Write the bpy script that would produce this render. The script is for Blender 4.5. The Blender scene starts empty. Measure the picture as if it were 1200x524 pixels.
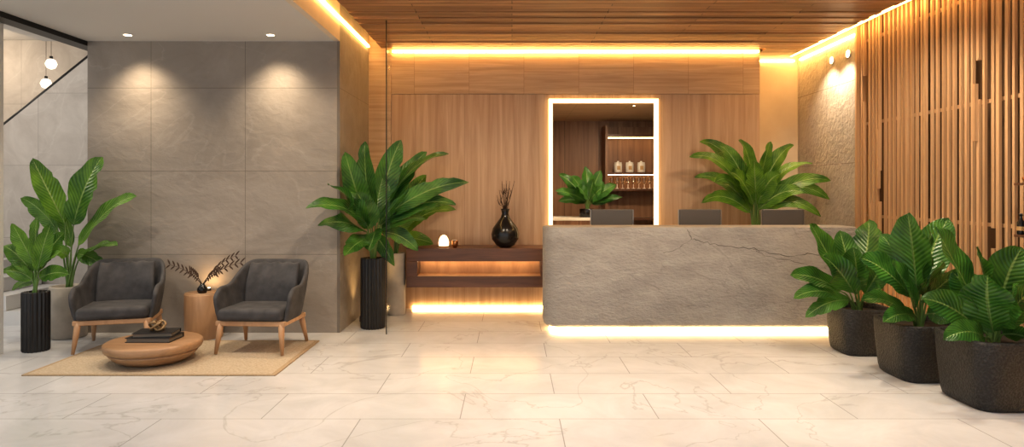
import bpy, math, random
from mathutils import Vector, Matrix
random.seed(7)
F=800.0; CY=222.0; H=1.5
scene=bpy.context.scene
COL=scene.collection
def W(x,y,d): return Vector(((x-600)*d/F, d, H-(y-CY)*d/F))

# ------------------------------------------------------------ materials
def newmat(name):
    m=bpy.data.materials.new(name); m.use_nodes=True
    nt=m.node_tree; b=nt.nodes['Principled BSDF']
    return m,nt,b
def rgba(c): return (c[0],c[1],c[2],1)
def mat(name,c,rough=.5,metal=0,emit=None,es=0,spec=.5,c2=None,scale=(5,5,5),bump=0,detail=5,dist=0,contrast=(.3,.7)):
    m,nt,b=newmat(name); N=nt.nodes; L=nt.links
    b.inputs['Base Color'].default_value=rgba(c)
    b.inputs['Roughness'].default_value=rough
    b.inputs['Metallic'].default_value=metal
    b.inputs['Specular IOR Level'].default_value=spec
    if emit:
        b.inputs['Emission Color'].default_value=rgba(emit); b.inputs['Emission Strength'].default_value=es
    if c2 or bump:
        tc=N.new('ShaderNodeTexCoord'); mp=N.new('ShaderNodeMapping'); mp.inputs['Scale'].default_value=scale
        L.new(tc.outputs['Object'],mp.inputs['Vector'])
        n=N.new('ShaderNodeTexNoise'); n.inputs['Scale'].default_value=1; n.inputs['Detail'].default_value=detail; n.inputs['Distortion'].default_value=dist
        L.new(mp.outputs[0],n.inputs['Vector'])
        if c2:
            r=N.new('ShaderNodeValToRGB'); r.color_ramp.elements[0].position=contrast[0]; r.color_ramp.elements[1].position=contrast[1]
            r.color_ramp.elements[0].color=rgba(c); r.color_ramp.elements[1].color=rgba(c2)
            L.new(n.outputs['Fac'],r.inputs[0]); L.new(r.outputs[0],b.inputs['Base Color'])
        if bump:
            bp=N.new('ShaderNodeBump'); bp.inputs['Strength'].default_value=bump; bp.inputs['Distance'].default_value=.02
            L.new(n.outputs['Fac'],bp.inputs['Height']); L.new(bp.outputs[0],b.inputs['Normal'])
    return m
def mixc(nt,fac,a,bb,mode='MIX'):
    mx=nt.nodes.new('ShaderNodeMix'); mx.data_type='RGBA'; mx.blend_type=mode
    for s,v in ((0,fac),(6,a),(7,bb)):
        if hasattr(v,'links'): nt.links.new(v,mx.inputs[s])
        elif s==0: mx.inputs[0].default_value=v
        else: mx.inputs[s].default_value=rgba(v)
    return mx.outputs[2]
def bricks(nt,axes,org,bw,bh,mortar,offset=0):
    N=nt.nodes; L=nt.links
    tc=N.new('ShaderNodeTexCoord'); sp=N.new('ShaderNodeSeparateXYZ'); L.new(tc.outputs['Object'],sp.inputs[0])
    cb=N.new('ShaderNodeCombineXYZ')
    for i,a in enumerate(axes):
        ad=N.new('ShaderNodeMath'); ad.operation='ADD'; ad.inputs[1].default_value=(-org[i]+(bw if i==0 else bh)*20)
        L.new(sp.outputs['XYZ'.index(a)],ad.inputs[0]); L.new(ad.outputs[0],cb.inputs[i])
    br=N.new('ShaderNodeTexBrick'); br.offset=offset; br.inputs['Scale'].default_value=1
    br.inputs['Brick Width'].default_value=bw; br.inputs['Row Height'].default_value=bh
    br.inputs['Mortar Size'].default_value=mortar; br.inputs['Mortar Smooth'].default_value=.1; br.inputs['Bias'].default_value=0
    br.inputs['Color1'].default_value=(0,0,0,1); br.inputs['Color2'].default_value=(1,1,1,1); br.inputs['Mortar'].default_value=(.5,.5,.5,1)
    L.new(cb.outputs[0],br.inputs['Vector'])
    return br
def stone(name,c1,c2,rough,axes,org,bw,bh,mortar=.004,mcol=(.1,.09,.08),offset=0,scale=(1,1,1),bump=.3,vein=None,vfac=.5,tilevar=.12,veinscale=1.0,rot=(0,0,0),nscale=2.2,fscale=9,vwidth=.012,bdist=.03,ndist=.9,coarse=1.0,spec=.5):
    m,nt,b=newmat(name); N=nt.nodes; L=nt.links
    b.inputs['Specular IOR Level'].default_value=spec
    tc=N.new('ShaderNodeTexCoord'); mp=N.new('ShaderNodeMapping'); mp.inputs['Scale'].default_value=scale; mp.inputs['Rotation'].default_value=rot
    L.new(tc.outputs['Object'],mp.inputs[0])
    n=N.new('ShaderNodeTexNoise'); n.inputs['Scale'].default_value=nscale; n.inputs['Detail'].default_value=10; n.inputs['Distortion'].default_value=ndist; n.inputs['Roughness'].default_value=.62
    L.new(mp.outputs[0],n.inputs['Vector'])
    r=N.new('ShaderNodeValToRGB'); r.color_ramp.elements[0].position=.32; r.color_ramp.elements[1].position=.68
    r.color_ramp.elements[0].color=rgba(c1); r.color_ramp.elements[1].color=rgba(c2)
    L.new(n.outputs['Fac'],r.inputs[0]); col=r.outputs[0]
    hn=n.outputs['Fac']
    if vein:
        n2=N.new('ShaderNodeTexNoise'); n2.inputs['Scale'].default_value=1.1*veinscale; n2.inputs['Detail'].default_value=7; n2.inputs['Distortion'].default_value=.7
        L.new(mp.outputs[0],n2.inputs['Vector'])
        s=N.new('ShaderNodeMath'); s.operation='SUBTRACT'; s.inputs[1].default_value=.5; L.new(n2.outputs['Fac'],s.inputs[0])
        a=N.new('ShaderNodeMath'); a.operation='ABSOLUTE'; L.new(s.outputs[0],a.inputs[0])
        rr=N.new('ShaderNodeMapRange'); rr.inputs[1].default_value=0; rr.inputs[2].default_value=vwidth; rr.inputs[3].default_value=vfac; rr.inputs[4].default_value=0
        L.new(a.outputs[0],rr.inputs[0]); col=mixc(nt,rr.outputs[0],col,vein)
    br=bricks(nt,axes,org,bw,bh,mortar,offset)
    if tilevar:
        mr=N.new('ShaderNodeMapRange'); mr.inputs[3].default_value=1-tilevar; mr.inputs[4].default_value=1.0
        L.new(br.outputs['Color'],mr.inputs[0]); cc=N.new('ShaderNodeCombineColor')
        for i in range(3): L.new(mr.outputs[0],cc.inputs[i])
        col=mixc(nt,1.0,col,cc.outputs[0],'MULTIPLY')
    col=mixc(nt,br.outputs['Fac'],col,mcol)
    L.new(col,b.inputs['Base Color']); b.inputs['Roughness'].default_value=rough
    fine=N.new('ShaderNodeTexNoise'); fine.inputs['Scale'].default_value=fscale; fine.inputs['Detail'].default_value=8; fine.inputs['Distortion'].default_value=.4
    L.new(mp.outputs[0],fine.inputs['Vector'])
    if bump:
        mu=N.new('ShaderNodeMath'); mu.operation='MULTIPLY'; mu.inputs[1].default_value=coarse; L.new(hn,mu.inputs[0])
        ad=N.new('ShaderNodeMath'); ad.operation='ADD'; L.new(mu.outputs[0],ad.inputs[0]); L.new(fine.outputs['Fac'],ad.inputs[1])
        bp=N.new('ShaderNodeBump'); bp.inputs['Strength'].default_value=bump; bp.inputs['Distance'].default_value=bdist
        L.new(ad.outputs[0],bp.inputs['Height']); L.new(bp.outputs[0],b.inputs['Normal'])
    return m
def wood(name,c1,c2,grain=(14,14,.7),rough=.5,panel=None,bump=.12,var=.25,seam=(.07,.035,.015)):
    m,nt,b=newmat(name); N=nt.nodes; L=nt.links
    tc=N.new('ShaderNodeTexCoord'); mp=N.new('ShaderNodeMapping'); mp.inputs['Scale'].default_value=grain
    L.new(tc.outputs['Object'],mp.inputs[0])
    n=N.new('ShaderNodeTexNoise'); n.inputs['Scale'].default_value=1; n.inputs['Detail'].default_value=7; n.inputs['Distortion'].default_value=.9; n.inputs['Roughness'].default_value=.62
    vec=mp.outputs[0]
    if panel:
        br=bricks(nt,*panel)
        off=N.new('ShaderNodeVectorMath'); off.operation='SCALE'; off.inputs['Scale'].default_value=7.0
        L.new(br.outputs['Color'],off.inputs[0])
        ad=N.new('ShaderNodeVectorMath'); ad.operation='ADD'; L.new(vec,ad.inputs[0]); L.new(off.outputs[0],ad.inputs[1]); vec=ad.outputs[0]
    L.new(vec,n.inputs['Vector'])
    r=N.new('ShaderNodeValToRGB'); r.color_ramp.elements[0].position=.33; r.color_ramp.elements[1].position=.66
    r.color_ramp.elements[0].color=rgba(c1); r.color_ramp.elements[1].color=rgba(c2)
    L.new(n.outputs['Fac'],r.inputs[0]); col=r.outputs[0]
    if panel:
        mr=N.new('ShaderNodeMapRange'); mr.inputs[3].default_value=1-var; mr.inputs[4].default_value=1.0
        L.new(br.outputs['Color'],mr.inputs[0]); cc=N.new('ShaderNodeCombineColor')
        for i in range(3): L.new(mr.outputs[0],cc.inputs[i])
        col=mixc(nt,1.0,col,cc.outputs[0],'MULTIPLY')
        col=mixc(nt,br.outputs['Fac'],col,seam)
    L.new(col,b.inputs['Base Color']); b.inputs['Roughness'].default_value=rough
    bp=N.new('ShaderNodeBump'); bp.inputs['Strength'].default_value=bump; bp.inputs['Distance'].default_value=.01
    L.new(n.outputs['Fac'],bp.inputs['Height']); L.new(bp.outputs[0],b.inputs['Normal'])
    return m
def emis(name,c,s): return mat(name,(.5,.45,.4),emit=c,es=s)
def leafmat(name,dark,light,rib):
    m,nt,b=newmat(name); N=nt.nodes; L=nt.links
    uv=N.new('ShaderNodeUVMap'); sp=N.new('ShaderNodeSeparateXYZ'); L.new(uv.outputs[0],sp.inputs[0])
    def M(op,a,bv=None):
        x=N.new('ShaderNodeMath'); x.operation=op
        for i,v in enumerate((a,bv)):
            if v is None: continue
            if hasattr(v,'links'): L.new(v,x.inputs[i])
            else: x.inputs[i].default_value=v
        return x.outputs[0]
    au=M('ABSOLUTE',M('SUBTRACT',sp.outputs[0],.5))
    ph=M('MULTIPLY',M('SUBTRACT',sp.outputs[1],M('MULTIPLY',au,.45)),100)
    si=M('SINE',ph); st=M('ADD',M('MULTIPLY',si,.5),.5)
    tc=N.new('ShaderNodeTexCoord'); n=N.new('ShaderNodeTexNoise'); n.inputs['Scale'].default_value=6; n.inputs['Detail'].default_value=3; L.new(tc.outputs['Object'],n.inputs['Vector'])
    f=M('ADD',M('MULTIPLY',st,.30),M('SUBTRACT',M('MULTIPLY',n.outputs['Fac'],2.2),.80))
    mr=N.new('ShaderNodeClamp'); L.new(f,mr.inputs[0])
    col=mixc(nt,mr.outputs[0],dark,light)
    ribf=N.new('ShaderNodeMapRange'); ribf.inputs[1].default_value=.015; ribf.inputs[2].default_value=.035; ribf.inputs[3].default_value=.8; ribf.inputs[4].default_value=0
    L.new(au,ribf.inputs[0]); col=mixc(nt,ribf.outputs[0],col,rib)
    L.new(col,b.inputs['Base Color']); b.inputs['Roughness'].default_value=.30
    bp=N.new('ShaderNodeBump'); bp.inputs['Strength'].default_value=.6; bp.inputs['Distance'].default_value=.006
    L.new(st,bp.inputs['Height']); L.new(bp.outputs[0],b.inputs['Normal'])
    tr=N.new('ShaderNodeBsdfTranslucent'); L.new(col,tr.inputs[0]); ms=N.new('ShaderNodeMixShader'); ms.inputs[0].default_value=.22
    L.new(b.outputs[0],ms.inputs[1]); L.new(tr.outputs[0],ms.inputs[2]); L.new(ms.outputs[0],N['Material Output'].inputs[0])
    return m

M_floor=stone('marble_floor',(.57,.57,.575),(.68,.685,.695),.18,'XY',(.31,4.46),1.3,.55,.0035,(.36,.35,.34),.5,(.8,.8,.8),0.0,(.42,.41,.40),.55,.05,1.0,vwidth=.007,spec=.5)
M_stone=stone('grey_stone_tile',(.265,.23,.195),(.36,.315,.27),.75,'XZ',(-2.79,.82),.985,.87,.003,(.17,.145,.12),0,(.7,1,1.1),.28,(.42,.375,.325),.3,.04,.6,rot=(0,.6,0),nscale=1.3,fscale=10,vwidth=.005,bdist=.025)
M_stoneside=stone('grey_stone_side',(.25,.215,.175),(.35,.30,.25),.75,'YZ',(7.14,.82),.985,.87,.003,(.17,.145,.12),0,(1,1,1),.3,None,0,.04)
M_beige=stone('beige_stone_tile',(.38,.345,.295),(.49,.45,.39),.7,'YZ',(7.55,.87),.8,.93,.004,(.24,.20,.16),0,(1,1,1),.6,None,0,.05,fscale=18)
M_cream=mat('cream_plaster',(.60,.50,.38),.8,c2=(.68,.58,.45),scale=(3,3,3),bump=.1)
M_marblewall=stone('pale_marble_wall',(.46,.41,.36),(.60,.55,.49),.5,'XZ',(-5.9,.9),1.0,.9,.003,(.34,.3,.26),0,(1,1,1),.05,(.64,.6,.54),.4,.08)
M_whiteceil=mat('white_ceiling_paint',(.58,.56,.53),.85)
M_white=mat('white_frame_paint',(.66,.65,.63),.5)
M_wallwood=wood('oak_wall_panel',(.44,.28,.165),(.62,.435,.285),(13,13,.55),.5,('XZ',(-1.215,-.4),.62,3.1,.0015),.08,.10,(.26,.16,.09))
M_bandwood=wood('oak_band_panel',(.45,.30,.175),(.62,.445,.285),(.9,10,24),.5,('XZ',(-.54,2.7),.69,2.0,.002),.3,.08,(.27,.17,.09))
M_ceilwood=wood('ceiling_plank',(.32,.15,.065),(.60,.33,.155),(.6,9,9),.42,('XY',(0,0),1.9,.115,.004,.5),.1,.35)
M_slat=wood('slat_wood',(.42,.245,.12),(.66,.43,.24),(25,11.76,.35),.5,None,.1)
M_slatback=mat('brown_backing',(.11,.057,.026),.7)
M_walnut=wood('walnut',(.08,.034,.018),(.17,.075,.038),(.9,12,12),.35,None,.05)
M_lightwood=wood('light_oak',(.38,.21,.105),(.54,.33,.18),(6,6,1.2),.42,None,.05)
M_tablewood=wood('turned_oak',(.28,.155,.075),(.45,.27,.145),(1.6,9,14),.38,None,.06)
M_roomwood=wood('dark_oak_panel',(.22,.105,.05),(.38,.20,.10),(12,12,.6),.5,('XZ',(.3,0),.55,3,.004),.05,.3)
M_counter=stone('rough_concrete_stone',(.275,.262,.248),(.41,.395,.375),.85,'XZ',(-50,-50),200,200,.0001,(.2,.2,.2),0,(.6,1,1.4),.75,(.14,.13,.12),.3,0,.34,rot=(0,.08,0),nscale=3.2,fscale=34,vwidth=.0022,bdist=.025,ndist=.4,coarse=.8)
M_led=emis('warm_led',(1.0,.56,.16),24)
M_ledfloor=emis('warm_white_led',(1.0,.64,.27),12)
M_niche=emis('niche_led',(1.0,.64,.29),13)
M_ledframe=emis('door_frame_led',(1.0,.65,.26),2.4)
M_fabric=mat('charcoal_fabric',(.042,.040,.042),.85,c2=(.080,.076,.077),scale=(10,10,10),bump=.35,detail=3)
M_rug=mat('woven_jute',(.42,.33,.225),.95,c2=(.57,.47,.34),scale=(60,90,60),bump=.6,detail=2)
M_rugborder=mat('jute_border',(.36,.26,.15),.95,c2=(.44,.33,.21),scale=(80,80,60),bump=.4)
M_black=mat('matte_black',(.014,.013,.013),.42)
M_blackglaze=mat('black_glaze',(.010,.009,.009),.22)
M_pot=mat('dark_speckled_stone',(.010,.0097,.0097),.55,c2=(.05,.047,.044),scale=(70,70,70),bump=.8,detail=4,contrast=(.45,.8))
M_beigepot=mat('pale_concrete_pot',(.38,.34,.29),.8,c2=(.48,.43,.37),scale=(8,8,8),bump=.1)
M_soil=mat('dark_soil',(.018,.012,.008),.95,c2=(.05,.035,.022),scale=(60,60,60),bump=1)
M_leaf=leafmat('banana_leaf',(.028,.115,.010),(.20,.39,.04),(.38,.52,.15))
M_leafdark=leafmat('deep_green_leaf',(.012,.068,.013),(.10,.27,.035),(.28,.42,.12))
M_stem=mat('green_stem',(.10,.20,.04),.5,c2=(.16,.25,.07),scale=(10,10,2))
M_twig=mat('dry_twig',(.045,.022,.012),.9)
M_copper=mat('copper',(.60,.28,.12),.3,1)
M_glow=emis('candle_glow',(1,.62,.30),2.2)
M_metal=mat('dark_metal',(.03,.028,.026),.4,.8)
M_monitor=mat('grey_monitor_shell',(.105,.095,.087),.45)
M_silver=mat('silver_trim',(.4,.38,.35),.35,.8)
M_ceramic=mat('white_ceramic',(.8,.76,.68),.4)
M_label=mat('amber_label',(.5,.3,.12),.6)
M_rope=mat('dark_brass_rope',(.30,.20,.10),.45,.5)
M_pages=mat('dark_book_pages',(.22,.19,.15),.9)
M_lamp=emis('downlight_lens',(1,.78,.5),6)
M_pend=emis('opal_globe',(1,.85,.65),1.2)
def glassmat(name,tint,f):
    m,nt,b=newmat(name); N=nt.nodes; L=nt.links
    t=N.new('ShaderNodeBsdfTransparent'); t.inputs[0].default_value=rgba(tint)
    g=N.new('ShaderNodeBsdfGlossy'); g.inputs['Roughness'].default_value=.02
    ms=N.new('ShaderNodeMixShader'); ms.inputs[0].default_value=f
    L.new(t.outputs[0],ms.inputs[1]); L.new(g.outputs[0],ms.inputs[2]); L.new(ms.outputs[0],N['Material Output'].inputs[0])
    return m
M_glass=glassmat('clear_glass',(.96,.97,.96),.03)
M_tumbler=glassmat('tumbler_glass',(.9,.85,.75),.25)

# ------------------------------------------------------------ builders
def finish(name,verts,faces,m,parent=None,loc=(0,0,0),smooth=False,mods=(),uvs=None):
    me=bpy.data.meshes.new(name); me.from_pydata([tuple(v) for v in verts],[],faces); me.update()
    o=bpy.data.objects.new(name,me); COL.objects.link(o); o.location=loc
    me.materials.append(m)
    if uvs:
        ul=me.uv_layers.new(name='UVMap')
        for lp in me.loops: ul.data[lp.index].uv=uvs[lp.vertex_index]
    if smooth:
        for p in me.polygons: p.use_smooth=True
    for k,v in mods:
        if k=='bevel':
            b=o.modifiers.new('b','BEVEL'); b.width=v; b.segments=3; b.limit_method='ANGLE'
        if k=='sub':
            b=o.modifiers.new('s','SUBSURF'); b.levels=v; b.render_levels=v
        if k=='solid':
            b=o.modifiers.new('so','SOLIDIFY'); b.thickness=v; b.offset=0
    if parent: o.parent=parent
    return o
def bx(x0,x1,y0,y1,z0,z1): return (x0,x1,y0,y1,z0,z1)
def boxes(name,lst,m,parent=None,loc=(0,0,0),bevel=0,smooth=False):
    V=[];Fc=[]
    for (x0,x1,y0,y1,z0,z1) in lst:
        n=len(V)
        V+=[(x0,y0,z0),(x1,y0,z0),(x1,y1,z0),(x0,y1,z0),(x0,y0,z1),(x1,y0,z1),(x1,y1,z1),(x0,y1,z1)]
        Fc+=[tuple(n+i for i in f) for f in ((0,3,2,1),(4,5,6,7),(0,1,5,4),(1,2,6,5),(2,3,7,6),(3,0,4,7))]
    return finish(name,V,Fc,m,parent,loc,smooth,[('bevel',bevel)] if bevel else ())
def loft(name,rings,m,parent=None,loc=(0,0,0),smooth=True,cap0=True,cap1=True,mods=()):
    n=len(rings[0]); V=[p for r in rings for p in r]; Fc=[]
    for i in range(len(rings)-1):
        for j in range(n):
            k=(j+1)%n; Fc.append((i*n+j,i*n+k,(i+1)*n+k,(i+1)*n+j))
    if cap0: Fc.append(tuple(reversed(range(n))))
    if cap1: Fc.append(tuple((len(rings)-1)*n+j for j in range(n)))
    return finish(name,V,Fc,m,parent,loc,smooth,mods)
def lathe(name,prof,m,parent=None,loc=(0,0,0),seg=32,rf=None,cap0=True,cap1=True,smooth=True):
    rings=[]
    for r,z in prof:
        ring=[]
        for j in range(seg):
            a=2*math.pi*j/seg; rr=r*(rf(a) if rf else 1)
            ring.append((rr*math.cos(a),rr*math.sin(a),z))
        rings.append(ring)
    return loft(name,rings,m,parent,loc,smooth,cap0,cap1)
def tubes(name,paths,m,parent=None,loc=(0,0,0),seg=6):
    V=[];Fc=[]
    for pts,rad in paths:
        pts=[Vector(p) for p in pts]; n0=len(V)
        for i,p in enumerate(pts):
            t=(pts[min(i+1,len(pts)-1)]-pts[max(i-1,0)])
            if t.length<1e-9: t=Vector((0,0,1))
            t.normalize(); ref=Vector((0,1,0)) if abs(t.y)<.9 else Vector((1,0,0))
            a=t.cross(ref).normalized(); b=t.cross(a)
            r=rad[i] if isinstance(rad,(list,tuple)) else rad
            for j in range(seg):
                q=2*math.pi*j/seg; V.append(p+a*(r*math.cos(q))+b*(r*math.sin(q)))
        for i in range(len(pts)-1):
            for j in range(seg):
                k=(j+1)%seg; Fc.append((n0+i*seg+j,n0+i*seg+k,n0+(i+1)*seg+k,n0+(i+1)*seg+j))
        Fc.append(tuple(n0+j for j in reversed(range(seg)))); Fc.append(tuple(n0+(len(pts)-1)*seg+j for j in range(seg)))
    return finish(name,V,Fc,m,parent,loc,True)
def thing(name,label,cat,loc,group=None):
    e=bpy.data.objects.new(name,None); COL.objects.link(e); e.location=loc; e.empty_display_size=.1
    tag(e,label,cat,group); return e
def tag(o,label,cat,group=None):
    o['label']=label; o['category']=cat
    if group: o['group']=group
    return o
def struct(o,label=None):
    o['kind']='structure'
    if label: o['label']=label
    return o
def copy_thing(src,loc,rotz=None):
    c=src.copy(); COL.objects.link(c); c.location=loc
    if rotz is not None: c.rotation_euler=(0,0,rotz)
    def rec(s,d):
        for ch in list(s.children):
            k=ch.copy(); k.parent=d; COL.objects.link(k); rec(ch,k)
    rec(src,c); return c

# ------------------------------------------------------------ setting
CZ=3.25
struct(boxes('floor',[bx(-9,4.2,-1,12.2,-.12,0)],M_floor))
struct(boxes('wall_left_stone',[bx(-4.44,-1.83,7.14,8.6,0,3.05)],M_stone))
struct(boxes('wall_side_stone',[bx(-1.83,-1.80,7.14,8.75,0,3.5)],M_stoneside))
struct(boxes('wall_fascia',[bx(-1.86,-1.80,0,7.139,3.05,3.5)],M_cream))
struct(boxes('ceiling_lobby',[bx(-4.9,-1.86,0,7.139,3.05,3.15)],M_whiteceil))
struct(boxes('ceiling_upper',[bx(-1.80,4.1,0,12.2,3.5,3.6)],M_whiteceil))
pl=[]; y=.2
while y<8.46:
    x1=3.66
    pl.append(bx(-1.62,x1,y,min(y+.105,8.5),CZ+random.choice([0,0,.010]),CZ+.06)); y+=.115
struct(boxes('ceiling_planks',pl+[bx(3.16,3.66,8.5,9.1,CZ,CZ+.06)],M_ceilwood))
struct(boxes('wall_back',[bx(-1.80,.46,8.6,8.75,0,2.70),bx(1.84,3.12,8.6,8.75,0,2.70),bx(.46,1.84,8.6,8.75,2.64,2.70)],M_wallwood))
struct(boxes('wall_back_band',[bx(-1.80,3.12,8.594,8.75,2.704,3.5)],M_bandwood))
struct(boxes('trim_1',[bx(-1.80,-1.52,8.575,8.594,0,3.2)],M_bandwood))
struct(boxes('wall_recess',[bx(3.12,3.95,9.2,9.3,0,3.5),bx(3.02,3.12,8.75,9.2,0,3.5)],M_cream))
struct(boxes('wall_right_stone',[bx(3.85,4.0,7.57,9.3,0,3.5)],M_beige))
struct(boxes('wall_right',[bx(4.0,4.1,0,7.57,0,3.5)],M_slatback))
struct(boxes('wall_office_back',[bx(-.5,3.02,11,11.1,0,2.7)],M_roomwood))
struct(boxes('wall_office_side',[bx(-.6,-.5,8.75,11,0,2.7),bx(2.5,2.6,8.75,11,0,2.7)],M_roomwood))
struct(boxes('ceiling_office',[bx(-.5,2.5,8.75,11,2.6,2.7)],M_bandwood))
struct(boxes('wall_stair_back',[bx(-9,-4.4,9.6,9.7,0,4)],M_marblewall))
struct(boxes('wall_stair_side',[bx(-9,-8.9,0,9.6,0,4)],M_white))
struct(boxes('ceiling_stair',[bx(-9,-4.9,6.3,9.7,3.6,3.7)],M_whiteceil))
struct(boxes('trim_2',[bx(-4.60,-4.44,5.0,8.6,3.0,3.15)],M_metal),'dark header above the stair opening')
struct(boxes('trim_3',[bx(-4.80,-4.655,6.1,6.25,0,3.05)],M_white),'white post beside the stair opening')
struct(boxes('window_1',[bx(-4.76,-4.74,1.0,6.1,.06,3.0)],M_glass))
# slat screen
sl=[]; y=2.6
while y<7.50:
    w=random.choice([.026,.030,.034]); xo=random.choice([0,0,0,-.014]); dp=.024
    if random.random()<.20:
        zc=random.uniform(.8,2.6); g=random.uniform(.12,.4)
        sl+=[bx(3.83+xo,3.83+xo+dp,y,y+w,.02,zc),bx(3.83+xo,3.83+xo+dp,y,y+w,zc+g,3.34)]
    else: sl.append(bx(3.83+xo,3.83+xo+dp,y,y+w,.02,3.34))
    if random.random()<.18:
        zc=random.uniform(.4,2.4); sl.append(bx(3.80,3.83,y+.006,y+w-.004,zc,zc+random.uniform(.4,.9)))
    y+=random.choice([.074,.078,.088])
for z in (.2,1.2,2.2,3.1): sl.append(bx(3.856,3.875,2.6,7.53,z,z+.03))
sl+=[bx(3.80,3.99,7.53,7.565,0,3.34)]
tag(boxes('slat_screen',sl,M_slat),'warm timber vertical slat screen standing against the wall','wall screen')

# ------------------------------------------------------------ LED strips
def strip(lst,m,label):
    o=boxes('led_strip',lst,m); tag(o,label,'light strip'); return o
strip([bx(-1.50,3.1,8.56,8.594,3.222,3.245)],M_led,'glowing warm strip along top of timber wall')
strip([bx(-1.80,-1.775,.3,8.5,3.27,3.29)],M_led,'glowing warm strip in ceiling cove beside stone wall')
strip([bx(3.71,3.73,.3,9.1,3.27,3.29)],M_led,'glowing warm strip in ceiling cove above slats')
strip([bx(-1.25,.45,8.57,8.6,.0,.035)],M_ledfloor,'glowing strip at floor below the console')
strip([bx(3.94,3.96,2.7,7.5,.0,.03)],M_led,'glowing strip at floor behind slat screen')
strip([bx(.462,.510,8.56,8.62,0,2.59),bx(1.790,1.838,8.56,8.62,0,2.59),bx(.462,1.838,8.56,8.62,2.59,2.638)],M_ledframe,'glowing warm light frame around the doorway')
strip([bx(3.83,3.85,7.62,9.1,3.22,3.24)],M_led,'glowing warm strip above pale stone wall')
strip([bx(3.2,3.8,9.18,9.2,3.22,3.24)],M_led,'glowing warm strip above the pale recess')

def downlight(x,y,z,power,angle=70,label='small round recessed ceiling downlight',tilt=0,col=(1,.80,.56),blend=.6,r=1.0,ry=0):
    t=thing('recessed_downlight',label,'ceiling light',(x,y,z))
    lathe('trim_ring',[(.045*r,-.004),(.05*r,-.004),(.05*r,.004),(.045*r,.004)],M_white,t,seg=20)
    lathe('lens',[(.036*r,-.007),(.036*r,-.001)],M_lamp,t,seg=20)
    ld=bpy.data.lights.new('spot','SPOT'); ld.energy=power; ld.spot_size=math.radians(angle); ld.spot_blend=blend; ld.color=col; ld.shadow_soft_size=.08
    o=bpy.data.objects.new('bulb',ld); COL.objects.link(o); o.parent=t; o.location=(0,0,-.02); o.rotation_euler=(math.radians(tilt),math.radians(ry),0)
    return t
for x in (-3.85,-2.42): downlight(x,6.84,3.05,58,105,blend=1.0,col=(1,.80,.56),tilt=8)
for x in (-3.85,-2.42): downlight(x,5.2,3.05,62,120,col=(1,.88,.74))  # added out of view as general fill for the lobby
for x in (-.8,1.1,3.0): downlight(x,5.25,CZ,105,125,tilt=22,col=(1,.83,.62))  # added lamps, kept out of view, to light counter and timber wall
downlight(2.5,4.6,CZ,60,90,tilt=0,col=(1,.84,.64),ry=-25)  # added out of view for extra light, angled toward the slat screen
for x in (-.8,1.1,2.9): downlight(x,3.6,CZ,62,120,col=(1,.97,.95))  # unseen fill lamps added over the foreground floor
for (yy) in (8.2,7.8):
    t=thing('wall_spotlight','small flush round spotlight on pale stone wall','wall light',(3.85,yy,3.05))
    tubes('housing',[([(0,0,0),(-.012,0,0)],.05)],M_white,t,seg=20)
    tubes('lens',[([(-.008,0,0),(-.016,0,0)],.04)],M_lamp,t,seg=20)
    ld=bpy.data.lights.new('spot','SPOT'); ld.energy=20; ld.spot_size=math.radians(120); ld.spot_blend=.8; ld.color=(1,.82,.6)
    o=bpy.data.objects.new('bulb',ld); COL.objects.link(o); o.parent=t; o.location=(-.25,0,-.02); o.rotation_euler=(0,math.radians(-15),0)

# ------------------------------------------------------------ glass partition
gp=thing('glass_partition','frameless clear glass fin with thin dark edge on marble floor','glass panel',(-1.30,7.06,0))
boxes('pane',[bx(-.006,.006,.012,.16,.0,3.25)],M_glass,gp)
boxes('edge_trim',[bx(-.005,.005,0,.010,0,3.25)],M_metal,gp)

# ------------------------------------------------------------ reception counter
def outline(x0,x1,y0,y1,R,ins):
    x0+=ins;y0+=ins;y1-=ins;R=max(R-ins,.02);pts=[]
    for i in range(9):
        a=math.pi*1.5-i*math.pi/2/8; pts.append((x0+R+R*math.cos(a),y0+R+R*math.sin(a)))
    for i in range(9):
        a=math.pi-i*math.pi/2/8; pts.append((x0+R+R*math.cos(a),y1-R+R*math.sin(a)))
    pts.append((x1,y1)); pts.append((x1,y0))
    return pts[::-1]
rc=thing('reception_counter','long rough grey stone reception counter with rounded end','counter',(1.9,7.3,0))
rings=[]
for z,ins in ((.045,.07),(.052,.04),(.075,.012),(.12,0),(1.085,0),(1.10,.006),(1.107,.02)):
    rings.append([(x-1.9,y-7.3,z) for x,y in outline(.33,3.60,7.14,7.56,.18,ins)])
o=loft('counter_body',rings,M_counter,rc,smooth=False)
for p in o.data.polygons:
    p.use_smooth = abs(p.normal.z)<.9
m=o.modifiers.new('e','EDGE_SPLIT'); m.split_angle=math.radians(35)
def fissure(pts,r):
    out=[]
    for i in range(len(pts)-1):
        a,b=Vector(pts[i]),Vector(pts[i+1])
        for k in range(6):
            s=k/6; out.append(a*(1-s)+b*s+Vector((random.uniform(-.012,.012),0,random.uniform(-.010,.010))))
    out.append(Vector(pts[-1])); return (out,[r*random.uniform(.4,1.2) for _ in out])
YF=-.160
tubes('stone_fissure',[fissure([(-.06,YF,1.09),(-.02,YF,.98),(.10,YF,.95),(.34,YF,.90),(.62,YF,.88),(.95,YF,.80),(1.25,YF,.83),(1.55,YF,.77)],.0034),fissure([(.62,YF,.88),(.75,YF,.80),(1.0,YF,.76),(1.3,YF,.68)],.0024),fissure([(-.02,YF,.98),(-.2,YF,.86),(-.32,YF,.84)],.0018)],mat('fissure_shadow',(.06,.052,.045),.95),rc,seg=5)
boxes('plinth',[bx(-1.40,1.65,.02,.2,0,.05)],M_black,rc)
led=[[(x-1.9,y-7.3,z) for x,y in outline(.40,3.55,7.195,7.50,.14,0)] for z in (.006,.034)]
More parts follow.
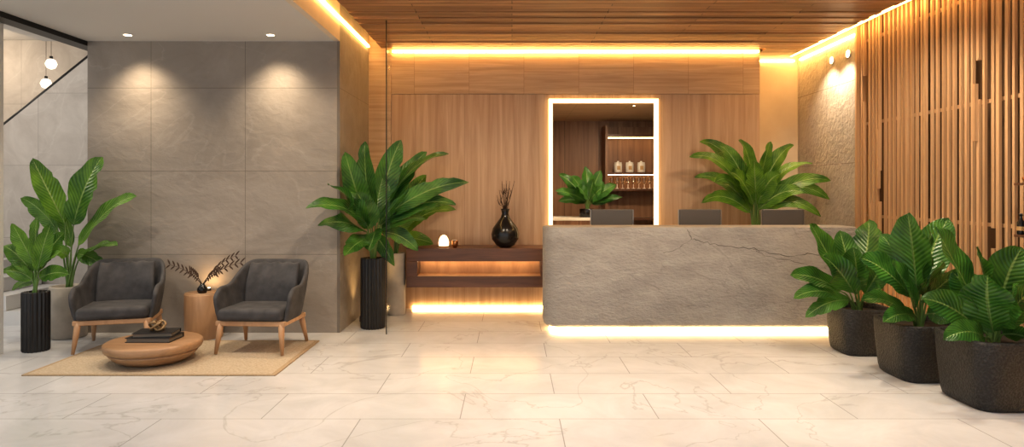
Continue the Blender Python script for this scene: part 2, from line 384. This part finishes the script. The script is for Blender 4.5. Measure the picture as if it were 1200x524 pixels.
loft('light_strip',led,M_ledfloor,rc,smooth=False)
dk=thing('reception_desk','low timber work desk behind the stone counter','desk',(1.9,7.8,0))
boxes('desktop',[bx(-1.3,1.6,-.22,.16,.71,.75)],M_lightwood,dk)
boxes('pedestal',[bx(-1.25,-1.2,-.2,.14,0,.71)],M_lightwood,dk)
boxes('pedestal',[bx(1.5,1.55,-.2,.14,0,.71)],M_lightwood,dk)
def monitor(cx):
    t=thing('computer_monitor','grey desktop monitor seen from behind above the counter','monitor',(cx,7.76,.75),'monitors on the reception desk')
    boxes('housing',[bx(-.235,.235,-.02,.02,.15,.525)],M_monitor,t,bevel=.012)
    boxes('screen_bezel',[bx(-.225,.225,.018,.024,.165,.515)],M_black,t)
    boxes('edge_trim',[bx(-.245,-.237,-.012,.012,.17,.52)],M_silver,t)
    boxes('edge_trim',[bx(.237,.245,-.012,.012,.17,.52)],M_silver,t)
    tubes('stand',[([(0,-.03,.01),(0,-.035,.3)],.018)],M_metal,t,seg=10)
    lathe('base',[(.11,0),(.11,.008),(.1,.012)],M_metal,t,seg=24)
    return t
mm=monitor((717-600)*7.76/F); copy_thing(mm,((820-600)*7.76/F,7.76,.75)); copy_thing(mm,((917-600)*7.76/F,7.76,.75))

# ------------------------------------------------------------ console
cs=thing('wall_console','floating dark walnut console with lit open niche on timber wall','console',(-.40,8.3,0))
x0,x1=-.855,.80
boxes('body',[bx(x0,x1,-.2,.3,.645,.80),bx(x0,x1,-.2,.3,.336,.467),bx(x0,x0+.13,-.2,.3,.467,.645),bx(x1-.06,x1,-.2,.3,.467,.645)],M_walnut,cs,bevel=.004)
boxes('niche_lining',[bx(x0+.13,x1-.06,.05,.07,.467,.645),bx(x0+.13,x1-.06,-.19,.05,.467,.472)],M_lightwood,cs)
boxes('niche_light',[bx(x0+.15,x1-.08,-.03,-.018,.634,.643)],M_niche,cs)
vs=thing('vase','matte black bulbous vase holding dry twigs on the console','vase',((592-600)*8.25/F,8.25,.80))
lathe('body',[(.06,0),(.11,.03),(.16,.10),(.168,.16),(.15,.23),(.10,.30),(.055,.36),(.04,.41),(.05,.455),(.058,.465),(.045,.455),(.032,.40)],M_blackglaze,vs,seg=36,cap1=False)
tw=[]
for i in range(16):
    a=random.uniform(0,6.28); s=random.uniform(.04,.13); h=random.uniform(.6,.82)
    pts=[(.01*math.cos(a),.01*math.sin(a),.3),(s*.3*math.cos(a),s*.3*math.sin(a),.5),(s*.7*math.cos(a),s*.7*math.sin(a),h*.82),(s*math.cos(a),s*math.sin(a),h)]
    tw.append((pts,[.004,.004,.004,.002]))
    for k in range(3):
        b=random.uniform(0,6.28); tw.append(([pts[2],(pts[2][0]+.03*math.cos(b),pts[2][1]+.03*math.sin(b),pts[2][2]+.06)],[.003,.001]))
tubes('dry_twigs',tw,M_twig,vs,seg=5)
tl=thing('table_lamp','small glowing dome lamp on the console','lamp',((520-600)*8.25/F,8.25,.80))
lathe('base',[(.055,0),(.055,.015),(.05,.02)],M_copper,tl)
lathe('shade',[(.06,.018),(.063,.06),(.055,.10),(.035,.135),(.012,.15)],M_glow,tl)
t=thing('candle_holder','small copper candle cup beside the glowing lamp','candle holder',((533-600)*8.22/F,8.22,.80))
lathe('cup',[(.02,0),(.035,.02),(.04,.07),(.04,.085),(.034,.085),(.03,.03)],M_copper,t,cap1=True)
lathe('candle',[(.029,.03),(.029,.09),(.004,.095)],M_ceramic,t,seg=16)

# ------------------------------------------------------------ plants
RIP=.10
def leafgeo(V,Fc,UV,p0,pc,p1,w,pref,fold=.2,sharp=.75,seg=16):
    n0=len(V); K=3; ph=random.uniform(0,6); rip=[0]*(seg+1)
    for i in range(2,seg-2):
        if random.random()<RIP: rip[i]=random.choice([-1,1])
    for i in range(seg+1):
        s=i/seg; P=p0*(1-s)**2+pc*2*s*(1-s)+p1*s*s
        T=((pc-p0)*(1-s)+(p1-pc)*s).normalized()
        Nn=pref-T*pref.dot(T)
        if Nn.length<.05: Nn=Vector((0,0,1))-T*T.z
        Nn.normalize(); S=T.cross(Nn)
        ww=w*max(math.sin(math.pi*min(1,s)**sharp),0)**.62 if 0<s<1 else w*.02
        for j in range(-K,K+1):
            u=j/K
            wav=.05*w*math.sin(s*16+ph+u*1.3)*abs(u)
            k=1.0
            if rip[i] and (u>0)==(rip[i]>0) and abs(u)>.9: k=.80
            V.append(P+S*(u*ww*.5*k)+Nn*(abs(u)**1.3*ww*fold*.5+wav)); UV.append((u*.5+.5,s))
    c=2*K+1
    for i in range(seg):
        for j in range(c-1):
            a=n0+i*c+j; Fc.append((a,a+1,a+c+1,a+c))
def plant(name,label,cx,d,ztop,leaves,lm,potf,wpx=1.0,sharp=.75,extra=1,loc=None,xmax=99,arch=.16,ymax=99,xmin=-99,fold=.22,spread=.3,ymin=-99,tilt=.45):
    base=Vector(((cx-600)*d/F,d,loc if loc else 0)); t=thing(name,label,'potted plant',base)
    potf(t)
    V=[];Fc=[];UV=[];st=[]
    root=Vector((base.x,d,ztop))
    specs=[(l,0) for l in leaves]+[(l,1) for k in range(extra) for l in leaves]
    for l,ex in specs:
        bx_,by_,tx,ty,w=l[:5]
        dt=l[5] if len(l)>5 and not ex else random.uniform(-spread,spread)*.8
        if ex:
            dt=random.uniform(.05,spread); q=random.uniform(.72,.92)
            tx=bx_+(tx-bx_)*q+random.uniform(-14,14); ty=by_+(ty-by_)*q+random.uniform(-12,4)
            bx_+=random.uniform(-4,4); w*=.8
        p0=W(bx_,by_,d+dt*.25); p1=W(tx,ty,d+dt)
        p1.x=max(min(p1.x,xmax),xmin); p1.y=min(p1.y,ymax)
        ln=(p1-p0).length; hz=abs(p1.x-p0.x)/ln
        pc=(p0+p1)/2+Vector((0,0,1))*ln*arch*(.4+hz)*random.uniform(.7,1.3)+Vector((random.uniform(-.06,.06)*ln,random.uniform(-.1,.1)*ln,0))
        pref=Vector((random.uniform(-tilt,tilt)*1.6,-1+random.uniform(-.2,.5),random.uniform(.1,1.1)))
        leafgeo(V,Fc,UV,p0,pc,p1,w*d/F*wpx,pref,fold,sharp)
        m1=root+(p0-root)*.45+Vector((0,0,abs(p0.x-root.x)*.5))
        r0=root+Vector(((p0.x-root.x)*.15+random.uniform(-.02,.02),random.uniform(-.03,.03),-.04))
        pts=[]
        for i in range(7):
            s=i/6; pts.append(r0*(1-s)**2+m1*2*s*(1-s)+p0*s*s)
        for s in (.25,.5,.8):
            pts.append(p0*(1-s)**2+pc*2*s*(1-s)+p1*s*s+Vector((0,.004,-.003)))
        st.append((pts,[.012,.011,.010,.009,.008,.007,.006,.0045,.003,.0015]))
    finish('foliage',[v-base for v in V],Fc,lm,t,(0,0,0),True,uvs=UV)
    tubes('stems',[([p-base for p in pts],r) for pts,r in st],M_stem,t,seg=6)
    return t
def sq(w,z,n=5.0,seg=48):
    r=[]
    for j in range(seg):
        a=2*math.pi*j/seg; c,s=math.cos(a),math.sin(a)
        k=(abs(c)**n+abs(s)**n)**(-1/n); r.append((w*k*c,w*k*s,z))
    return r
def sqpot(w,h):
    def f(t):
        a=w/2
        loft('pot',[sq(a*.80,0),sq(a*.86,.015),sq(a*.90,.06),sq(a*.97,h*.6),sq(a,h-.015),sq(a*.985,h),sq(a*.90,h),sq(a*.88,h-.03),sq(a*.86,h-.07)],M_pot,t,cap1=False)
        loft('soil',[sq(a*.875,h-.07),sq(a*.875,h-.05)],M_soil,t)
    return f
def roundpot(r,h,m,ribs=0):
    rf=(lambda a:1-.11*abs(math.sin(a*ribs/2))) if ribs else None
    def f(t):
        lathe('pot',[(r*.93,0),(r,.012),(r,h-.01),(r*.97,h),(r*.84,h),(r*.82,h-.05)],m,t,seg=120 if ribs else 40,rf=rf,cap1=False)
        lathe('soil',[(r*.80,h-.05),(r*.80,h-.035)],M_soil,t,seg=24)
    return f
plant('potted_banana_plant','tall broad leaved plant in pale concrete pot behind armchair',80,6.95,.50,
 [(76,262,38,186,28,-.1),(86,264,120,184,38,-.1),(92,288,160,230,26,-.2),(94,302,137,288,22,-.2),(70,275,22,232,22),(84,290,62,225,22,.1),(90,298,128,318,18,-.1),(80,300,50,290,20,-.2)],
 M_leaf,roundpot(.17,.52,M_beigepot),1.0,extra=0,xmin=-4.95)
plant('potted_banana_plant','bushy green plant in black ribbed cylinder pot',42,6.35,.56,
 [(40,310,14,262,20),(42,308,44,252,22),(46,310,76,272,20),(38,320,4,288,20),(38,328,2,318,18),(46,326,80,322,18),(44,320,72,296,20),(40,330,14,340,16),(44,318,60,262,18),(38,318,22,285,20)],
 M_leaf,roundpot(.115,.55,M_black,20),1.05,extra=0,xmin=-4.9)
plant('potted_banana_plant','lush arching plant in tall black ribbed pot by glass panel',437,7.40,.76,
 [(430,262,404,178,26,-.45),(436,255,428,166,26,-.05),(441,255,470,164,28,.12),(445,252,526,180,22,.15),(448,256,550,214,22,.15),(448,262,534,240,24,.12),(446,270,500,258,20,.12),
  (430,262,358,244,24,-.7),(430,272,372,264,20,-.7),(431,266,384,216,24,-.65),(432,280,404,300,22,-.6),(441,278,462,312,20,.05),(446,272,490,294,20,.1),(440,262,450,205,28,.05),(434,268,418,225,26,-.4),(444,258,500,178,22,.2),(440,270,432,294,24,-.35),(444,264,480,222,26,.05),(446,266,512,222,20,.2)],
 M_leafdark,roundpot(.135,.76,M_black,22),1.05,extra=0,ymax=8.2,spread=.3,arch=.22,xmin=-2.4)
plant('potted_banana_plant','leafy plant in pale grey cylinder pot beside the console',464,8.2,.74,
 [(464,272,500,205,22),(468,275,535,246,20,-.2),(464,268,472,205,22),(462,270,450,218,20),(470,282,508,286,18,-.2),(466,275,520,222,18),(466,272,488,232,22,-.2)],
 M_leaf,roundpot(.115,.74,M_beigepot),1.0,extra=0,ymax=8.45,arch=.2,xmin=-1.6)
plant('potted_banana_plant','bright green arching plant in pot behind the reception counter',885,8.22,.62,
 [(882,238,820,166,18),(880,244,808,184,18,-.1),(882,236,842,170,18),(885,232,866,164,20,-.2),(887,232,903,166,20),(889,236,930,170,20,-.2),(890,240,952,192,18),(892,244,986,234,20,-.1),(891,250,962,254,16,-.2),(880,250,822,238,16,-.1),
  (884,240,856,202,22,-.3),(888,240,915,204,22,-.3),(889,246,942,226,20,-.3),(882,246,838,214,18,-.2),(886,235,884,188,22,-.3),(893,244,978,212,18),(881,246,814,208,16)],
 M_leaf,roundpot(.16,.62,M_black),1.0,extra=0,ymax=8.5,arch=.36,spread=.2,xmax=3.78)
XM=3.72
plant('potted_banana_plant','broad leaved plant in square dark speckled planter near the counter',1007,6.32,.36,
 [(992,338,950,262,32,-.1),(986,342,926,322,26,-.1),(985,348,930,350,20,-.2),(1006,332,1018,258,36),(1000,335,984,270,30,.1),(995,352,944,372,20,-.2),(1014,345,1042,300,26,-.2),(1002,345,965,300,30,-.3),(1010,350,1032,338,24,-.2),(1005,340,1000,290,32,-.2)],
 M_leafdark,sqpot(.48,.42),1.05,extra=0,xmax=XM,sharp=.85,arch=.16,tilt=.7)
RIP=.04
plant('potted_banana_plant','large paddle leaved plant in dark square stone planter',1078,5.5,.38,
 [(1066,345,1008,302,36,-.1),(1074,335,1064,250,44),(1082,335,1112,256,40),(1070,350,1032,274,34,.1),(1064,368,1010,352,26,-.1),(1086,352,1132,318,28,-.2),(1086,368,1124,372,24,-.2),(1075,360,1046,310,38,-.3),(1082,355,1104,305,40,-.25),(1072,370,1035,378,22,-.3),(1078,345,1090,272,38,-.1)],
 M_leafdark,sqpot(.56,.445),1.05,extra=0,xmax=XM,sharp=.85,arch=.16,tilt=.7)
plant('potted_banana_plant','largest paddle leaved plant in dark square stone planter',1165,4.82,.41,
 [(1150,368,1096,266,50,-.1),(1160,352,1144,290,46),(1168,372,1198,290,58,.05),(1174,382,1222,330,48,-.1),(1150,388,1080,350,36,-.1),(1154,396,1105,398,28,-.2),(1164,390,1158,322,56,-.25),(1175,392,1212,398,34,-.2),(1156,380,1116,318,44,.1),(1172,378,1190,335,52,-.25)],
 M_leafdark,sqpot(.60,.475),1.05,extra=0,xmax=XM,sharp=.85,arch=.16,tilt=.7)
RIP=.1

# ------------------------------------------------------------ office
sb=thing('sideboard','dark wooden sideboard in the room beyond the doorway','sideboard',(1.2,9.9,0))
boxes('body',[bx(-.8,.45,-.25,.25,0,1.06)],M_roomwood,sb,bevel=.005)
boxes('top',[bx(-.82,.47,-.27,.27,1.06,1.10)],M_ceramic,sb)
plant('potted_banana_plant','small bushy green plant in round pot on sideboard',688,9.82,1.22,
 [(686,234,655,204,16),(686,236,650,224,16),(686,238,654,236,14),(688,232,670,206,16),(689,230,686,195,18),(690,232,704,200,16),(691,236,722,216,16),(692,238,722,232,14),(689,234,676,218,18,-.2),(691,236,706,220,18,-.2),(690,234,696,210,16,-.15)],
 M_leafdark,roundpot(.11,.12,M_blackglaze),1.0,extra=1,loc=1.10,spread=.2,arch=.1)
sh=thing('shelving_unit','dark oak shelving unit with lit shelves against office wall','shelves',(1.95,10.8,0))
boxes('carcass',[bx(-.50,-.46,-.2,.2,0,2.5),bx(.50,.54,-.2,.2,0,2.5),bx(-.46,.5,.17,.2,0,2.5)],M_roomwood,sh)
for z in (1.02,1.48,1.735,2.32): boxes('shelf',[bx(-.46,.5,-.2,.17,z,z+.03)],M_walnut,sh)
for z in (1.721,2.306): boxes('shelf_light',[bx(-.44,.48,-.0,.012,z+.004,z+.012)],M_niche,sh)
def canister(loc):
    t=thing('storage_canister','white ceramic canister with small amber label on shelf','canister',loc,'white canisters on the office shelf')
    lathe('body',[(.055,0),(.062,.01),(.062,.13),(.055,.14)],M_ceramic,t,seg=24)
    lathe('lid',[(.058,.14),(.058,.155),(.015,.162),(.015,.178)],M_ceramic,t,seg=24)
    boxes('label_patch',[bx(-.025,.025,-.066,-.055,.04,.10)],M_label,t)
    return t
c0=canister((1.66,10.68,1.766))
for x in (1.84,2.02): copy_thing(c0,(x,10.68,1.766))
def tumbler(loc):
    t=thing('drinking_glass','clear stemmed glass standing on the lit shelf','glass',loc,'glasses on the office shelf')
    lathe('bowl',[(.008,.07),(.03,.09),(.036,.13),(.030,.18)],M_tumbler,t,seg=16,cap1=False)
    lathe('foot',[(.03,0),(.03,.004),(.005,.01),(.005,.07)],M_ceramic,t,seg=16)
    return t
g0=tumbler((1.56,10.68,1.511))
for i in range(1,9): copy_thing(g0,(1.56+i*.085,10.68,1.511))
def pl_light(name,loc,e,col,size=.15):
    ld=bpy.data.lights.new(name,'POINT'); ld.energy=e; ld.color=col; ld.shadow_soft_size=size
    o=bpy.data.objects.new(name,ld); COL.objects.link(o); o.location=loc; return o
downlight(1.6,8.95,2.6,75,140,r=.4,tilt=25)  # added lamp to brighten the office, no known fixture there
downlight(.1,9.5,2.6,50,140,r=.5)  # second added office lamp, placed out of view

# ------------------------------------------------------------ stairwell
stw=thing('staircase','pale stone staircase with solid balustrade and black handrail','stairs',(-6,8.2,0))
stp=[]
for i in range(6): stp.append(bx(-2.2,.70-.26*i,-.7,.25,.165*i,.165*(i+1)-.004))
boxes('steps',stp,M_white,stw)
def zl(X): return 2.32+.804*(X+6.3)
P=[(-7.6,zl(-7.6)),(-4.6,zl(-4.6)),(-4.6,0),(-7.6,0)]
V=[(x+6,.30,z) for x,z in P]+[(x+6,.42,z) for x,z in P]
finish('balustrade',V,[(0,3,2,1),(4,5,6,7),(0,1,5,4),(1,2,6,5),(2,3,7,6),(3,0,4,7)],M_marblewall,stw)
tubes('handrail',[([(-1.6,.36,zl(-7.6)+.03),(1.4,.36,zl(-4.6)+.03)],.035)],M_black,stw,seg=10)
for (px,py,d) in ((60,75,8.9),(54,98,9.2)):
    p=W(px,py,d); t=thing('pendant_lamp','small opal globe pendant hanging in the stairwell','pendant lamp',p,'stairwell pendants')
    lathe('globe',[(.01,-.07),(.05,-.05),(.07,0),(.05,.05),(.01,.07)],M_pend,t,seg=20)
    tubes('cord',[([(0,0,.06),(0,0,3.6-p.z)],.003)],M_black,t)
    tubes('cap',[([(0,0,.05),(0,0,.10)],.02)],M_black,t,seg=10)
pl_light('stairwell_light',(-7.2,8.85,3.2),15,(1,.80,.58),.3)
pl_light('stair_hall_light',(-6.3,6.6,2.6),34,(1,.90,.78),.4)

# ------------------------------------------------------------ seating area
rug=thing('area_rug','rectangular woven jute rug on marble floor','rug',(-2.92,6.11,0))
boxes('weave',[bx(-.99,.98,-.60,.60,0,.010)],M_rug,rug)
boxes('border',[bx(-1.02,1.02,-.63,-.60,0,.011),bx(-1.02,1.02,.60,.63,0,.011),bx(-1.02,-.99,-.60,.60,0,.011),bx(.98,1.02,-.60,.60,0,.011)],M_rugborder,rug,bevel=.003)

def armchair(loc,rot,label):
    t=thing('armchair',label,'armchair',loc,'lounge armchairs')
    t.rotation_euler=(0,0,rot)
    path=[]
    for i in range(6): path.append((-.335,-.25+i*.06))
    for i in range(1,16):
        a=math.pi-i*math.pi/16; n=3.2
        c,s=math.cos(a),math.sin(a); k=(abs(c)**n+abs(s)**n)**(-1/n); path.append((.335*k*c,.05+.24*k*s))
    for i in range(6): path.append((.335,.05-i*.06))
    V=[];Fc=[];R=7
    for i,(x,y) in enumerate(path):
        q=min(1,max(0,(y-.03)/.22)); q=q*q*(3-2*q)
        fr=min(i,len(path)-1-i); top=.59+.205*q-(.09 if fr==0 else .02 if fr==1 else 0)
        for r in range(R):
            v=r/(R-1); z=.27+(top-.27)*v
            tap=1-.12*(1-v)**2
            V.append((x*(tap+.04*v*(1-q)), y+(.13*q*v**1.2 if y>0 else 0)-.03*(1-v)*q, z))
    n=len(path)
    for i in range(n-1):
        for r in range(R-1):
            a=i*R+r; Fc.append((a,a+R,a+R+1,a+1))
    finish('shell',V,Fc,M_fabric,t,smooth=True,mods=[('solid',.045),('sub',2)])
    nx,nz=19,9; V=[];Fc=[]
    for iz in range(nz):
        v=iz/(nz-1); z=.36+.41*v
        for ix in range(nx):
            u=ix/(nx-1)*2-1
            V.append((u*(.265-.02*v), .20+.13*((z-.27)/.53)**1.2-.05*abs(u)**2.5-.035*math.sin(v*math.pi)+.010*math.cos(u*12.5)*v,z+.008*math.cos(u*12.5)*v))
    for iz in range(nz-1):
        for ix in range(nx-1):
            a=iz*nx+ix; Fc.append((a,a+1,a+nx+1,a+nx))
    finish('back_cushion',V,Fc,M_fabric,t,smooth=True,mods=[('solid',.05),('sub',1)])
    o=boxes('seat_cushion',[bx(-.300,.300,-.30,.23,.295,.405)],M_fabric,t,smooth=True)
    b=o.modifiers.new('b','BEVEL'); b.width=.04; b.segments=5
    boxes('frame',[bx(-.32,.32,-.28,-.24,.25,.295),bx(-.32,.32,.20,.24,.25,.295),bx(-.32,-.28,-.24,.20,.25,.295),bx(.28,.32,-.24,.20,.25,.295),bx(-.28,.28,-.24,.2,.275,.29)],M_lightwood,t,bevel=.008)
    for sx in (-1,1):
        for (ya,yb) in ((-.25,-.30),(.21,.30)):
            tubes('leg',[([(sx*.280,ya,.285),(sx*.29,ya+(yb-ya)*.4,.17),(sx*.308,yb,.001)],[.029,.026,.014])],M_lightwood,t,seg=12)
    return t
armchair((-3.73,6.50,.015),math.radians(16),'charcoal fabric armchair with oak legs beside the banana plant')
armchair((-2.34,6.42,.015),math.radians(-4),'charcoal fabric armchair with oak legs beside the side table')

ct=thing('coffee_table','low round turned oak coffee table on the rug','coffee table',(-3.11,5.93,.011))
lathe('base',[(.17,0),(.25,.008),(.31,.04),(.35,.08),(.362,.10)],M_tablewood,ct,seg=64)
lathe('tabletop',[(.355,.10),(.382,.115),(.395,.145),(.39,.17),(.375,.18)],M_tablewood,ct,seg=64)
tz=.191
b1=thing('book','thick black hardcover book on the coffee table','book',(-3.11,5.95,tz),'stacked books on the coffee table')
boxes('cover',[bx(-.19,.19,-.13,.13,0,.006),bx(-.19,.19,-.13,.13,.034,.040),bx(-.19,.19,.124,.13,.006,.034)],M_black,b1)
boxes('pages',[bx(-.18,.18,-.122,.124,.006,.034)],M_pages,b1)
b2=copy_thing(b1,(-3.10,5.96,tz+.040),math.radians(8)); b2.scale=(.86,.88,.9); b2['label']='smaller black book stacked on the thicker one'
kn=thing('knot_ornament','woven dark brass rope knot ornament on the stacked books','ornament',(-3.09,5.95,tz+.077))
pts=[]
for i in range(121):
    a=2*math.pi*i/120*3; q=a*4/3
    pts.append(((.042+.022*math.cos(q))*math.cos(a),(.042+.022*math.cos(q))*math.sin(a),.045+.034*math.sin(q)))
tubes('rope',[(pts,.010)],M_rope,kn,seg=8)
stb=thing('side_table','cylindrical oak side table between the armchairs','side table',(-3.13,6.93,0))
lathe('body',[(.175,0),(.182,.008),(.182,.44),(.178,.45)],M_lightwood,stb,seg=48)
lathe('top_disc',[(.178,.45),(.178,.455)],M_tablewood,stb,seg=48)
bv=thing('branch_vase','small dark vase with dry leafy branches on side table','vase',(-3.12,6.88,.455))
lathe('body',[(.035,0),(.05,.02),(.05,.05),(.025,.08),(.02,.095),(.012,.095)],M_blackglaze,bv,seg=20)
paths=[];V=[];Fc=[];UV=[]
for (dx,dz,dy) in ((.40,.24,-.05),(-.30,.22,-.05),(.30,.30,.08),(-.16,.14,.08),(.2,.16,-.1)):
    A=Vector((0,0,.08)); B=Vector((dx*.4,dy*.4,.08+dz*.75)); C=Vector((dx,dy,.08+dz*.95)); pp=[]
    for i in range(9):
        s=i/8; pp.append(A*(1-s)**2+B*2*s*(1-s)+C*s*s)
    paths.append((pp,[.005-.0004*i for i in range(9)]))
    for i in range(3,9):
        for sg in (-1,1):
            p=pp[i]; q=p+Vector((dx*.12,.02*sg,.045*sg+.01)); leafgeo(V,Fc,UV,p,(p+q)/2+Vector((0,0,.006)),q,.016,Vector((0,-1,.3)),.1,.8,6)
tubes('branches',paths,M_twig,bv,seg=5)
finish('dry_leaves',V,Fc,M_twig,bv,smooth=True,uvs=UV)

# ------------------------------------------------------------ wall shelves
for z,lab in ((1.53,'small timber shelf on the slat screen holding copper bowl'),(1.15,'small timber shelf on the slat screen holding dark bottles')):
    t=thing('wall_shelf',lab,'shelf',(3.75,4.93,z)); boxes('board',[bx(-.045,.045,-.16,.11,0,.018)],M_walnut,t)
    boxes('bracket',[bx(.035,.045,-.15,-.13,-.05,0)],M_metal,t); boxes('bracket',[bx(.035,.045,.07,.09,-.05,0)],M_metal,t)
bt=thing('bottle','small dark glass bottle with pale label on shelf','bottle',(3.735,5.01,1.168),'bottles on the wall shelf')
lathe('body',[(.022,0),(.025,.01),(.025,.09),(.010,.115),(.010,.14)],M_blackglaze,bt,seg=18)
lathe('cap',[(.012,.138),(.012,.155)],M_black,bt,seg=14)
lathe('label_band',[(.0256,.03),(.0256,.06)],M_label,bt,seg=18,cap0=False,cap1=False)
for yy in (4.94,4.87): copy_thing(bt,(3.735,yy,1.168))
bw=thing('bowl','small copper bowl on the timber wall shelf','bowl',(3.745,4.95,1.548))
lathe('body',[(.02,0),(.035,.015),(.04,.04),(.036,.04),(.025,.02)],M_copper,bw,seg=24)
lathe('lid',[(.038,.04),(.025,.058),(.005,.066)],M_lightwood,bw,seg=24)

# ------------------------------------------------------------ uplight
ul=thing('floor_uplight','small black floor uplight behind the ribbed pot','floor light',(-1.68,7.75,0))
lathe('housing',[(.05,0),(.05,.06),(.04,.07)],M_black,ul,seg=20)
lathe('lens',[(.035,.066),(.035,.074)],M_lamp,ul,seg=20)
ld=bpy.data.lights.new('spot','SPOT'); ld.energy=15; ld.spot_size=math.radians(100); ld.color=(1,.62,.25); ld.spot_blend=.9
o=bpy.data.objects.new('bulb',ld); COL.objects.link(o); o.parent=ul; o.location=(0,0,.09); o.rotation_euler=(math.radians(180),math.radians(12),0)
# soft accent lamp set on the back of the side table top, washing the stone
al=thing('accent_lamp','tiny black accent lamp at the back of side table','lamp',(-3.13,7.05,.456))
lathe('housing',[(.022,0),(.022,.02),(.016,.026)],M_black,al,seg=16)
lathe('lens',[(.014,.024),(.014,.029)],M_lamp,al,seg=16)
ld=bpy.data.lights.new('spot','SPOT'); ld.energy=2.2; ld.spot_size=math.radians(150); ld.color=(1,.62,.28); ld.spot_blend=1; ld.shadow_soft_size=.05
o=bpy.data.objects.new('bulb',ld); COL.objects.link(o); o.parent=al; o.location=(0,-.05,.05); o.rotation_euler=(math.radians(130),0,0)

# ------------------------------------------------------------ world & camera
w=bpy.data.worlds.new('world'); scene.world=w; w.use_nodes=True
bg=w.node_tree.nodes['Background']; bg.inputs[0].default_value=(.93,.95,1.0,1); bg.inputs[1].default_value=.60
cd=bpy.data.cameras.new('camera'); cam=bpy.data.objects.new('camera',cd); COL.objects.link(cam)
cam.location=(0,0,H); cam.rotation_euler=(math.radians(90),0,0)
cd.sensor_fit='HORIZONTAL'; cd.sensor_width=36; cd.lens=24; cd.shift_y=-40/1200; cd.clip_start=.05
scene.camera=cam
scene.view_settings.view_transform='Standard'
scene.view_settings.look='None'
scene.view_settings.exposure=0.85
scene.view_settings.gamma=0.90
